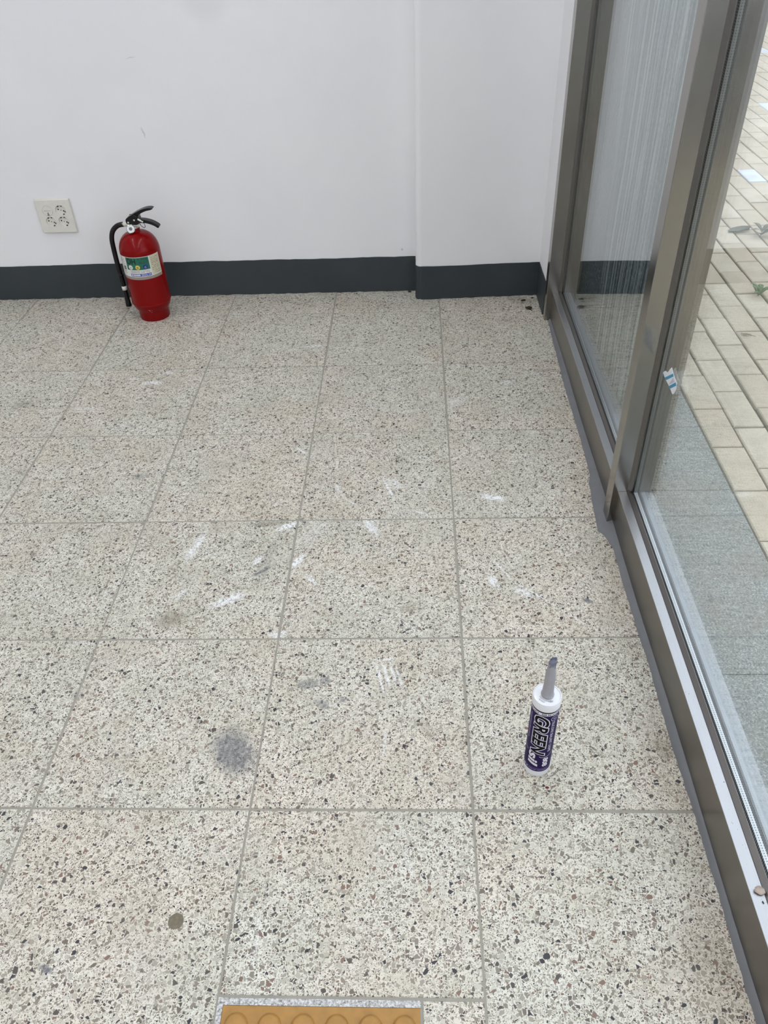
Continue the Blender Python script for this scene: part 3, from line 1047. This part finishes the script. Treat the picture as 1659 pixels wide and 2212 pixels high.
# lever (upper) and carrying handle (lower)
def smooth_loop(P, sub=4):
    out = []
    n = len(P)
    for i in range(n):
        p0, p1, p2, p3 = (Vector(P[(i + k) % n]) for k in (-1, 0, 1, 2))
        for k in range(sub):
            t = k / sub
            q = 0.5 * ((2 * p1) + (p2 - p0) * t + (2 * p0 - 5 * p1 + 4 * p2 - p3) * t * t + (3 * p1 - p0 - 3 * p2 + p3) * t ** 3)
            out.append((q.x, q.y))
    return out


LV = [(-0.020, 0.3520), (-0.0215, 0.3640), (-0.0175, 0.3700), (0.000, 0.3800), (0.020, 0.3900), (0.042, 0.3990), (0.058, 0.4030), (0.072, 0.4035), (0.082, 0.4010), (0.074, 0.3970), (0.060, 0.3945), (0.046, 0.3900), (0.030, 0.3820), (0.026, 0.3760), (0.028, 0.3640), (0.024, 0.3520), (0.012, 0.3470), (-0.004, 0.3490)]
extr_xz('squeeze_lever', [(EC[0] + x, z) for x, z in smooth_loop(LV)], ey - 0.0125, ey + 0.0125, MAT['blackp'], ex, 0.0008)
HD = [(0.026, 0.3640), (0.034, 0.3645), (0.050, 0.3620), (0.068, 0.3560), (0.082, 0.3480), (0.0915, 0.3400), (0.0870, 0.3335), (0.078, 0.3400), (0.064, 0.3470), (0.048, 0.3520), (0.034, 0.3530), (0.024, 0.3560)]
extr_xz('carry_handle', [(EC[0] + x, z) for x, z in smooth_loop(HD)], ey - 0.0115, ey + 0.0115, MAT['blackp'], ex, 0.0008)
rv = lathe('rivet', [(0.0035, 0.0), (0.0035, 0.0012), (0.002, 0.002), (0.0, 0.0022)], (0, 0, 0), MAT['chrome'], ex, 14)
for v in rv.data.vertices:
    v.co = Vector((EC[0] + 0.009 + v.co.x, ey - 0.0125 - v.co.z, 0.3635 + v.co.y))
place(rv.data, 'rivet', (-0.0225, 0, -0.0075), ex)
# safety pin wire ring
tube('pin_ring', [(EC[0] - 0.002, ey - 0.016, 0.3835), (EC[0] + 0.004, ey - 0.017, 0.3860), (EC[0] + 0.018, ey - 0.018, 0.3790), (EC[0] + 0.034, ey - 0.018, 0.3690), (EC[0] + 0.043, ey - 0.018, 0.3540), (EC[0] + 0.045, ey - 0.018, 0.3430), (EC[0] + 0.039, ey - 0.017, 0.3390), (EC[0] + 0.030, ey - 0.016, 0.3470), (EC[0] + 0.027, ey - 0.0145, 0.3600)], 0.0010, MAT['blackp'], ex, 8, 6)
tube('pull_tag', [(EC[0] + 0.024, ey - 0.0165, 0.3690), (EC[0] + 0.032, ey - 0.017, 0.3640), (EC[0] + 0.041, ey - 0.017, 0.3590)], [0.0030, 0.0034, 0.0026], MAT['white_print'], ex, 8, 4)
# hose and nozzle
hs = tube('hose', [(EC[0] - 0.036, ey, 0.3470), (EC[0] - 0.058, ey - 0.002, 0.3430), (EC[0] - 0.078, ey - 0.004, 0.3270), (EC[0] - 0.0885, ey - 0.005, 0.3030), (EC[0] - 0.0915, ey - 0.006, 0.2720), (EC[0] - 0.0925, ey - 0.006, 0.2050), (EC[0] - 0.0905, ey - 0.006, 0.1500), (EC[0] - 0.0895, ey - 0.006, 0.1000)], 0.0086, MAT['black'], ex, 16, 8)
tube('nozzle', [(EC[0] - 0.0895, ey - 0.006, 0.1060), (EC[0] - 0.0897, ey - 0.006, 0.0800), (EC[0] - 0.0905, ey - 0.006, 0.0440)], [0.0078, 0.0086, 0.0108], MAT['black'], ex, 18, 4)
tube('hose_clip', [(EC[0] - 0.0895, ey - 0.006, 0.1230), (EC[0] - 0.0895, ey - 0.006, 0.1080)], 0.0094, MAT['ivory'], ex, 18, 1)
tube('ferrule', [(EC[0] - 0.0905, ey - 0.006, 0.1680), (EC[0] - 0.0900, ey - 0.006, 0.1640)], 0.0100, MAT['black'], ex, 18, 1)

# ================================================================== WALL OUTLET
MAT['outlet'] = M('outlet_white', (226, 222, 212), 0.35, var=0.02, coat=0.2)
MAT['outlet_dark'] = M('outlet_slot', (30, 28, 26), 0.6)
MAT['brass'] = M('outlet_pin', (150, 140, 112), 0.35, 0.8)
OX, OZ = -1.4230, 0.3268
ot = empty('wall_outlet', (OX, YW, 0.266))
setp(ot, 'white four way wall outlet plate left of the fire extinguisher', 'outlet')
# back box and face plate with three round recesses
box('back_plate', OX - 0.0665, OX + 0.0665, YW - 0.0035, YW, OZ - 0.0625, OZ + 0.0625, MAT['outlet'], ot, 0.0015)
yf = YW - 0.0105
socks = [(OX - 0.0245, OZ + 0.0205), (OX + 0.0245, OZ + 0.0205), (OX - 0.0235, OZ - 0.0205), (OX + 0.0245, OZ - 0.0205)]
bm = bm_box(OX - 0.0645, OX + 0.0645, yf, YW - 0.003, OZ - 0.0605, OZ + 0.0605, 0.0022, 2)
fp_ = bmobj('face_plate', bm, MAT['outlet'], ot)
RS = 0.0192
cut_me = bpy.data.meshes.new('cut')
bmc = bmesh.new()
for (sx, sz) in socks:
    mtx = Matrix.Translation((sx, yf, sz)) @ Matrix.Rotation(PI / 2, 4, 'X')
    bmesh.ops.create_cone(bmc, cap_ends=True, segments=36, radius1=RS, radius2=RS, depth=0.013, matrix=mtx)
bmc.to_mesh(cut_me)
bmc.free()
cuto = bpy.data.objects.new('cut', cut_me)
COL.objects.link(cuto)
md = fp_.modifiers.new('holes', 'BOOLEAN')
md.object = cuto
md.solver = 'EXACT'
dg = bpy.context.evaluated_depsgraph_get()
nm = bpy.data.meshes.new_from_object(fp_.evaluated_get(dg))
fp_.modifiers.clear()
old = fp_.data
fp_.data = nm
bpy.data.objects.remove(cuto)
bpy.data.meshes.remove(cut_me)


def ylathe(name, prof, cx, cz, y, mat, parent, seg=32):
    """lathe with its axis along -Y (towards the room)"""
    o = lathe(name, prof, (0, 0, 0), mat, parent, seg)
    for v in o.data.vertices:
        v.co = Vector((cx + v.co.x, y - v.co.z, cz + v.co.y))
    return o


for k, (sx, sz) in enumerate(socks):
    if k == 0:
        s = ylathe('blank_insert', [(0.0, -0.002), (RS - 0.0006, -0.002), (RS - 0.0006, 0.0010), (RS - 0.0014, 0.0016), (0.0, 0.0016)], sx, sz, yf + 0.001, MAT['outlet'], ot)
        setp(s, 'closed shuttered insert of the outlet')
        box('slot', sx - 0.012, sx + 0.012, yf - 0.0014, yf - 0.0004, sz - 0.0005, sz + 0.0025, M('outlet_shade', (206, 202, 192), 0.4), s)
        box('slot', sx - 0.0035, sx + 0.0035, yf - 0.0012, yf - 0.0002, sz - 0.0155, sz - 0.0125, MAT['outlet_dark'], s)
        ylathe('pin_hole', [(0.0026, 0.0), (0.0026, 0.0009), (0.0, 0.0010)], sx, sz - 0.0085, yf - 0.0004, MAT['brass'], s, 14)
    else:
        s = ylathe('socket', [(0.0, -0.0005), (RS - 0.0009, -0.0005), (RS - 0.0001, 0.0), (RS - 0.0001, 0.0045), (RS - 0.0010, 0.0045), (RS - 0.0012, 0.0008), (0.0, 0.0008)], sx, sz, yf + 0.0061, MAT['outlet'], ot)
        for dx in (-0.0095, 0.0095):
            ylathe('pin_hole', [(0.0026, 0.0), (0.0026, 0.0003), (0.0, 0.0003)], sx + dx, sz + 0.003 * (1 if dx < 0 else -1), yf + 0.0054, MAT['outlet_dark'], s, 14)
        ylathe('screw', [(0.0020, 0.0), (0.0020, 0.0006), (0.0, 0.0008)], sx, sz, yf + 0.0054, MAT['brass'], s, 12)
        for a in (70, 118, -20, -62):
            ca, sa = math.cos(math.radians(a)), math.sin(math.radians(a))
            rr0 = RS - 0.0028
            box('earth_clip', sx + ca * rr0 - 0.0022, sx + ca * rr0 + 0.0022, yf + 0.0010, yf + 0.0054, sz + sa * rr0 - 0.0014, sz + sa * rr0 + 0.0014, MAT['outlet_dark'], s)

# ================================================================== SEALANT CARTRIDGE
MAT['wplastic'] = M('white_plastic', (232, 233, 236), 0.35, var=0.02, coat=0.2)
MAT['gplastic'] = M('grey_plastic', (156, 154, 158), 0.4, var=0.04)
MAT['gsil'] = M('grey_silicone', (116, 119, 136), 0.4, var=0.14, vscale=260)
MAT['purple'] = M('purple_label', (34, 18, 72), 0.5, spec=0.12, var=0.05)
MAT['lilac'] = M('lilac_print', (132, 116, 170), 0.5)
MAT['wprint'] = M('label_white', (230, 226, 236), 0.45, var=0.02)
MAT['kprint'] = M('label_black', (6, 4, 12), 0.5, spec=0.1)
CC = (0.1225, 0.0905, 0.0)
ct = empty('sealant_cartridge', CC)
setp(ct, 'upright purple and white silicone cartridge with grey nozzle on the terrazzo floor', 'cartridge')
RC = 0.0234
lathe('tube_body', [(RC - 0.002, 0.0), (RC, 0.0012), (RC, 0.196), (0.0, 0.196)], CC, MAT['wplastic'], ct, 56)
cp = lathe('end_cap', [(RC, 0.1935), (0.0243, 0.1945), (0.0243, 0.2105), (0.0236, 0.2125), (0.0224, 0.2125), (0.0216, 0.2108), (0.0120, 0.2122), (0.0, 0.2122)], CC, MAT['wplastic'], ct, 56)
RP = RC + 0.00025
A0 = -14.7
sl = patch('label_sleeve', MAT['purple'], ct, CC, RP, 0, 360, 0.0165, 0.1935, n=72)
setp(sl, 'dark purple printed sleeve with white lettering')
RP2, RP3, RP4 = RP + 0.00012, RP + 0.00026, RP + 0.0004
patch('black_line', MAT['kprint'], sl, CC, RP2, 0, 360, 0.1905, 0.1936, n=72)
patch('white_band', MAT['wprint'], sl, CC, RP2, 0, 360, 0.1835, 0.1905, n=72)
print_text('lettering', 'NOO  SILICONE', MAT['kprint'], sl, CC, RP3, A0 - 74, A0 + 82, 0.1845, 0.1896, offset=0.02)
patch('white_line', MAT['lilac'], sl, CC, RP2, 0, 360, 0.0256, 0.0264, n=72)
scribble('fine_print', MAT['lilac'], sl, CC, RP2, A0 - 35, A0 + 55, 0.0190, 0.0240, 1, 21, 0.9, 0.6)
scribble('fine_print', MAT['wprint'], sl, CC, RP2, A0 - 78, A0 - 40, 0.0190, 0.0240, 1, 22, 0.9, 0.7)
_, bb = print_text('lettering', 'GREEN', MAT['wprint'], sl, CC, RP2, A0 - 41, A0 + 31, 0.0660, 0.1815, True, 0.30, 0.075, 0.98)
print_text('lettering', 'GREEN', MAT['kprint'], sl, CC, RP3, A0 - 41, A0 + 31, 0.0660, 0.1815, True, 0.30, 0.028, 0.98, bb)
print_text('lettering', 'sil', MAT['wprint'], sl, CC, RP4, A0 - 42, A0 + 4, 0.0325, 0.0740, True, 0.22, 0.03)
print_text('lettering', 'SILICONE SEALANT OXIME', MAT['wprint'], sl, CC, RP2, A0 + 40, A0 + 55, 0.0765, 0.1640, True)
print_text('lettering', '808', MAT['wprint'], sl, CC, RP2, A0 + 24, A0 + 50, 0.0320, 0.0585, True, 0.0, 0.045)
disc_patch('emblem', MAT['wprint'], sl, CC, RP2, A0 + 50, 0.1735, 0.0072, 0.0064)
disc_patch('emblem_core', MAT['lilac'], sl, CC, RP2, A0 + 50, 0.1735, 0.0036)
# the two thin arcs
def arc_line(pts, th):
    bm = bmesh.new()
    prev = None
    for (a, z) in smooth_open(pts):
        t = math.radians(A0 + a)
        p = (CC[0] + RP2 * math.sin(t), CC[1] - RP2 * math.cos(t))
        cur = (bm.verts.new((p[0], p[1], z - th)), bm.verts.new((p[0], p[1], z)))
        if prev:
            bm.faces.new((prev[0], cur[0], cur[1], prev[1]))
        prev = cur
    bmobj('thin_arc', bm, MAT['wprint'], sl)


def smooth_open(P, n=8):
    out = []
    for (a0, z0), (a1, z1) in zip(P, P[1:]):
        out += [(a0 + (a1 - a0) * k / n, z0 + (z1 - z0) * k / n) for k in range(n)]
    return out + [P[-1]]


arc_line([(-80, 0.0850), (-70, 0.0790), (-60, 0.0740), (-50, 0.0705)], 0.0014)
arc_line([(6, 0.0645), (14, 0.0622), (24, 0.0612), (36, 0.0618), (48, 0.0640), (60, 0.0675), (72, 0.0720)], 0.0011)
# faint vertical slogan on the left
vs = bmesh.new()
rv_ = random.Random(31)
z = 0.175
while z > 0.105:
    l = rv_.uniform(0.002, 0.006)
    patch('', None, None, CC, RP2, A0 - 64, A0 - 56, z - l, z, vs, 2)
    z -= l + rv_.uniform(0.0008, 0.002)
bmobj('fine_print', vs, MAT['lilac'], sl)
# printed code on the cap
cb = bmesh.new()
rv_ = random.Random(9)
for ring_, a0, a1 in ((0.0128, -170, -62), (0.0142, -165, -70), (0.0168, -150, -112), (0.0182, -148, -116), (0.0150, -92, -60), (0.0164, -84, -62)):
    a = a0
    while a < a1:
        wd = rv_.uniform(1.4, 3.6)
        pts = []
        for (rr_, aa) in ((ring_, a), (ring_, a + wd), (ring_ - 0.0008, a + wd * 0.7), (ring_ - 0.0008, a + wd * 0.1)):
            t = math.radians(aa + 0)
            pts.append(cb.verts.new((CC[0] + rr_ * math.cos(t), CC[1] + rr_ * math.sin(t), 0.21235)))
        cb.faces.new(pts)
        a += wd + rv_.uniform(1.0, 3.0)
bmobj('date_code', cb, MAT['kprint'], cp)
# nozzle with a dried blob of sealant at the cut tip
nz = lathe('nozzle', [(0.0108, 0.2110), (0.0112, 0.2160), (0.0096, 0.2185), (0.0093, 0.2330), (0.0089, 0.2345), (0.0086, 0.2700), (0.0080, 0.2720), (0.0066, 0.2860), (0.0058, 0.2950)], CC, MAT['gplastic'], ct, 28)
bl = lathe('dried_sealant', [(0.0064, 0.2860), (0.0068, 0.2880), (0.0062, 0.2910), (0.0066, 0.2950), (0.0064, 0.2985), (0.0060, 0.3010), (0.0050, 0.3020), (0.0040, 0.2985), (0.0, 0.2970)], CC, MAT['gsil'], ct, 24)
rv_ = random.Random(4)
for v in bl.data.vertices:
    if v.co.z > 0.2875:
        k = (v.co.z - 0.2875) / 0.014
        v.co.x += rv_.uniform(-0.0007, 0.0007) + 0.0008 * k
        v.co.y += rv_.uniform(-0.0007, 0.0007)
        v.co.z += rv_.uniform(-0.0010, 0.0010) + k * 0.006 * (v.co.x - CC[0]) / 0.006 * 0.6

# ================================================================== SMALL THINGS
# torn scrap of tape on the glass
TP = [(0.7306, 0.4542), (0.7209, 0.4642), (0.7042, 0.4692), (0.6949, 0.4833), (0.6873, 0.4905), (0.6732, 0.4851), (0.6442, 0.4809), (0.6387, 0.4698), (0.644, 0.456), (0.6521, 0.4495), (0.6737, 0.4518), (0.7145, 0.4515)]


def yz_sheet(name, poly, x0, x1, mat, parent=None):
    n = len(poly)
    v = [(x0, y, z) for y, z in poly] + [(x1, y, z) for y, z in poly]
    f = [list(range(n)), list(range(n, 2 * n))[::-1]] + [(i, (i + 1) % n, n + (i + 1) % n, n + i) for i in range(n)]
    return mk(name, v, f, mat, parent)


tp = empty('tape_scrap', (0.4254, 0.685, 0.45))
setp(tp, 'torn scrap of white tape with two blue stripes stuck on the glass', 'tape')
MAT['tape'] = M('tape_white', (226, 230, 234), 0.5, var=0.03)
MAT['tape_blue'] = M('tape_blue', (70, 146, 182), 0.5, var=0.04)
MAT['tape_grey'] = M('tape_grey', (192, 196, 206), 0.5, var=0.04)
yz_sheet('backing', TP, 0.4251, 0.42555, MAT['tape'], tp)
yz_sheet('stripe', [(0.7145, 0.4515), (0.673, 0.4848), (0.666, 0.4825), (0.7029, 0.4527)], 0.4248, 0.4251, MAT['tape_blue'], tp)
yz_sheet('stripe', [(0.6816, 0.4506), (0.648, 0.4792), (0.6407, 0.4763), (0.6716, 0.4507)], 0.4248, 0.4251, MAT['tape_blue'], tp)
yz_sheet('worn_print', [(0.682, 0.4538), (0.6681, 0.4785), (0.6549, 0.4765), (0.6739, 0.4605)], 0.4248, 0.4251, MAT['tape_grey'], tp)


def leaf(name, cx, cy, z, L, W, ang, mat, label, cat='leaf', curl=0.006, stem=True, n=7, seed=1):
    rr = random.Random(seed)
    t = empty(name, (cx, cy, z))
    setp(t, label, cat)
    verts, faces = [], []
    ca, sa = math.cos(ang), math.sin(ang)
    for i in range(n + 1):
        s = i / n
        wd = W * math.sin(PI * min(1, s * 0.92 + 0.06)) ** 0.8 * rr.uniform(0.85, 1.1)
        for k in (-1, 0, 1):
            lx, ly = (s - 0.5) * L, k * wd / 2
            h = 0.0008 + curl * abs(k) * (0.4 + 0.6 * s) + rr.uniform(0, 0.0008)
            for th in (0, 0.0005):
                verts.append((cx + lx * ca - ly * sa, cy + lx * sa + ly * ca, z + h + th))
    for i in range(n):
        for k in (0, 1):
            for th in (0, 1):
                a = i * 6 + k * 2 + th
                faces.append((a, a + 2, a + 8, a + 6))
        for k in (0, 2):
            a = i * 6 + k * 2
            faces.append((a, a + 1, a + 7, a + 6))
    mk('blade', verts, faces, mat, t, True)
    if stem:
        tube('stem', [(cx + 0.45 * L * ca, cy + 0.45 * L * sa, z + 0.002), (cx + 0.7 * L * ca + 0.002, cy + 0.7 * L * sa, z + 0.003), (cx + 0.95 * L * ca, cy + 0.95 * L * sa, z + 0.0015)], 0.0009, mat, t, 6, 3)
    return t


MAT['leafbrown'] = M('dead_leaf', (56, 45, 28), 0.8, var=0.2, vscale=200)
MAT['leaftan'] = M('dry_wing', (176, 162, 150), 0.8, var=0.15, vscale=200)
MAT['dirt'] = M('dirt_crumb', (66, 56, 46), 0.9, var=0.2)
leaf('dead_leaf', 0.3295, 1.998, 0.0, 0.027, 0.027, -1.2, MAT['leafbrown'], 'curled brown dead leaf on the floor near the window jamb', seed=3)
leaf('leaf_scrap', 0.3170, 2.066, 0.0, 0.020, 0.012, 0.3, MAT['leafbrown'], 'small brown leaf scrap on the floor close to the pilaster base', stem=False, curl=0.003, seed=4)
leaf('dry_petal', 0.408, -0.185, ZS, 0.013, 0.016, 1.4, MAT['leaftan'], 'pale dry petal lying on the steel window sill', 'petal', stem=False, curl=0.003, seed=5)


def crumb(name, x, y, z, s, mat, label, seed, cat='debris', group=None):
    rr = random.Random(seed)
    bm = bmesh.new()
    bmesh.ops.create_icosphere(bm, subdivisions=2, radius=s)
    for v in bm.verts:
        v.co *= rr.uniform(0.7, 1.2)
        v.co = Vector((x + v.co.x * 1.2, y + v.co.y * 0.9, z + max(0.0, v.co.z * 0.5 + s * 0.4)))
    return setp(bmobj(name, bm, mat, None), label, cat, group)


crumb('dirt_crumb', 0.3535, 2.0880, 0.0, 0.0042, MAT['dirt'], 'dark dirt crumb in the corner by the base band', 1)
crumb('dirt_crumb', 0.1739, 0.1583, 0.0, 0.0028, MAT['dirt'], 'tiny dark crumb right of the cartridge', 2)
crumb('dirt_crumb', 0.1363, 0.0440, 0.0, 0.0026, M('red_crumb', (112, 34, 34), 0.8), 'tiny dark red crumb in front of the cartridge', 3)
crumb('dirt_crumb', -0.1130, 2.168, 0.0, 0.0060, MAT['dirt'], 'dark dirt crumb where back wall meets the pilaster', 5)
setp(tube('sealant_thread', [(0.1440, 0.0665, 0.0010), (0.1515, 0.0700, 0.0012), (0.1580, 0.0760, 0.0012), (0.1620, 0.0795, 0.0016), (0.1700, 0.0820, 0.0011)], [0.0007, 0.0011, 0.0009, 0.0008, 0.0005], M('thread_grey', (140, 138, 130), 0.6), None, 6, 5), 'thin grey sealant thread on the floor beside the cartridge', 'thread')
setp(tube('fly', [(0.4075, -0.2000, ZS + 0.0008), (0.4085, -0.2035, ZS + 0.0010)], [0.0010, 0.0006], MAT['dirt'], None, 6, 2), 'tiny dark speck beside the pale petal on the sill', 'debris')

# weeds in the pavement joints
MAT['weed'] = M('weed_green', (104, 132, 88), 0.7, var=0.15, vscale=80)
MAT['weed_dry'] = M('weed_dry', (116, 118, 106), 0.8, var=0.15, vscale=80)


def weed(name, x, y, n, L, mat, label, seed, flat=0.5):
    rr = random.Random(seed)
    t = empty(name, (x, y, ZE))
    setp(t, label, 'weed')
    tube('stem', [(x, y, ZE - 0.004), (x + 0.003, y, ZE + L * 0.3), (x + 0.006, y + 0.004, ZE + L * 0.6)], 0.0012, mat, t, 6, 3)
    for k in range(n):
        a = 2 * PI * k / n + rr.uniform(-0.4, 0.4)
        l = L * rr.uniform(0.6, 1.1)
        wd = l * rr.uniform(0.16, 0.24)
        b = Vector((x + 0.003, y, ZE + L * rr.uniform(0.0, 0.5)))
        d = Vector((math.cos(a), math.sin(a), 0))
        sd = Vector((-d.y, d.x, 0))
        v, f = [], []
        m_ = 6
        for i in range(m_ + 1):
            s = i / m_
            c = b + d * l * s + Vector((0, 0, l * (flat * math.sin(s * 2.2))))
            w_ = wd * math.sin(PI * min(0.98, s * 0.9 + 0.08))
            v += [c - sd * w_, c + Vector((0, 0, -0.0012)), c + sd * w_, c + Vector((0, 0, 0.0006))]
        for i in range(m_):
            for q in range(4):
                f.append((i * 4 + q, i * 4 + (q + 1) % 4, i * 4 + 4 + (q + 1) % 4, i * 4 + 4 + q))
        mk('leaf', v, f, mat, t, True)
    return t


weed('weed', 1.205, 2.105, 7, 0.050, MAT['weed'], 'small green weed growing in a joint of the pavement', 2)
weed('weed', 1.415, 2.700, 6, 0.060, MAT['weed_dry'], 'greyish weed tuft in the pavement beyond the green one', 6, 0.35)
leaf('fallen_leaf', 1.345, 2.765, ZE, 0.10, 0.05, 0.2, MAT['weed_dry'], 'large curled grey dead leaf on the brick pavement', seed=8, curl=0.018)
leaf('fallen_leaf', 1.062, 1.795, ZE, 0.035, 0.012, -0.5, M('leaf_grey', (128, 122, 106), 0.8), 'slim grey dead leaf on the tan bricks near the granite slabs', seed=9, curl=0.004)
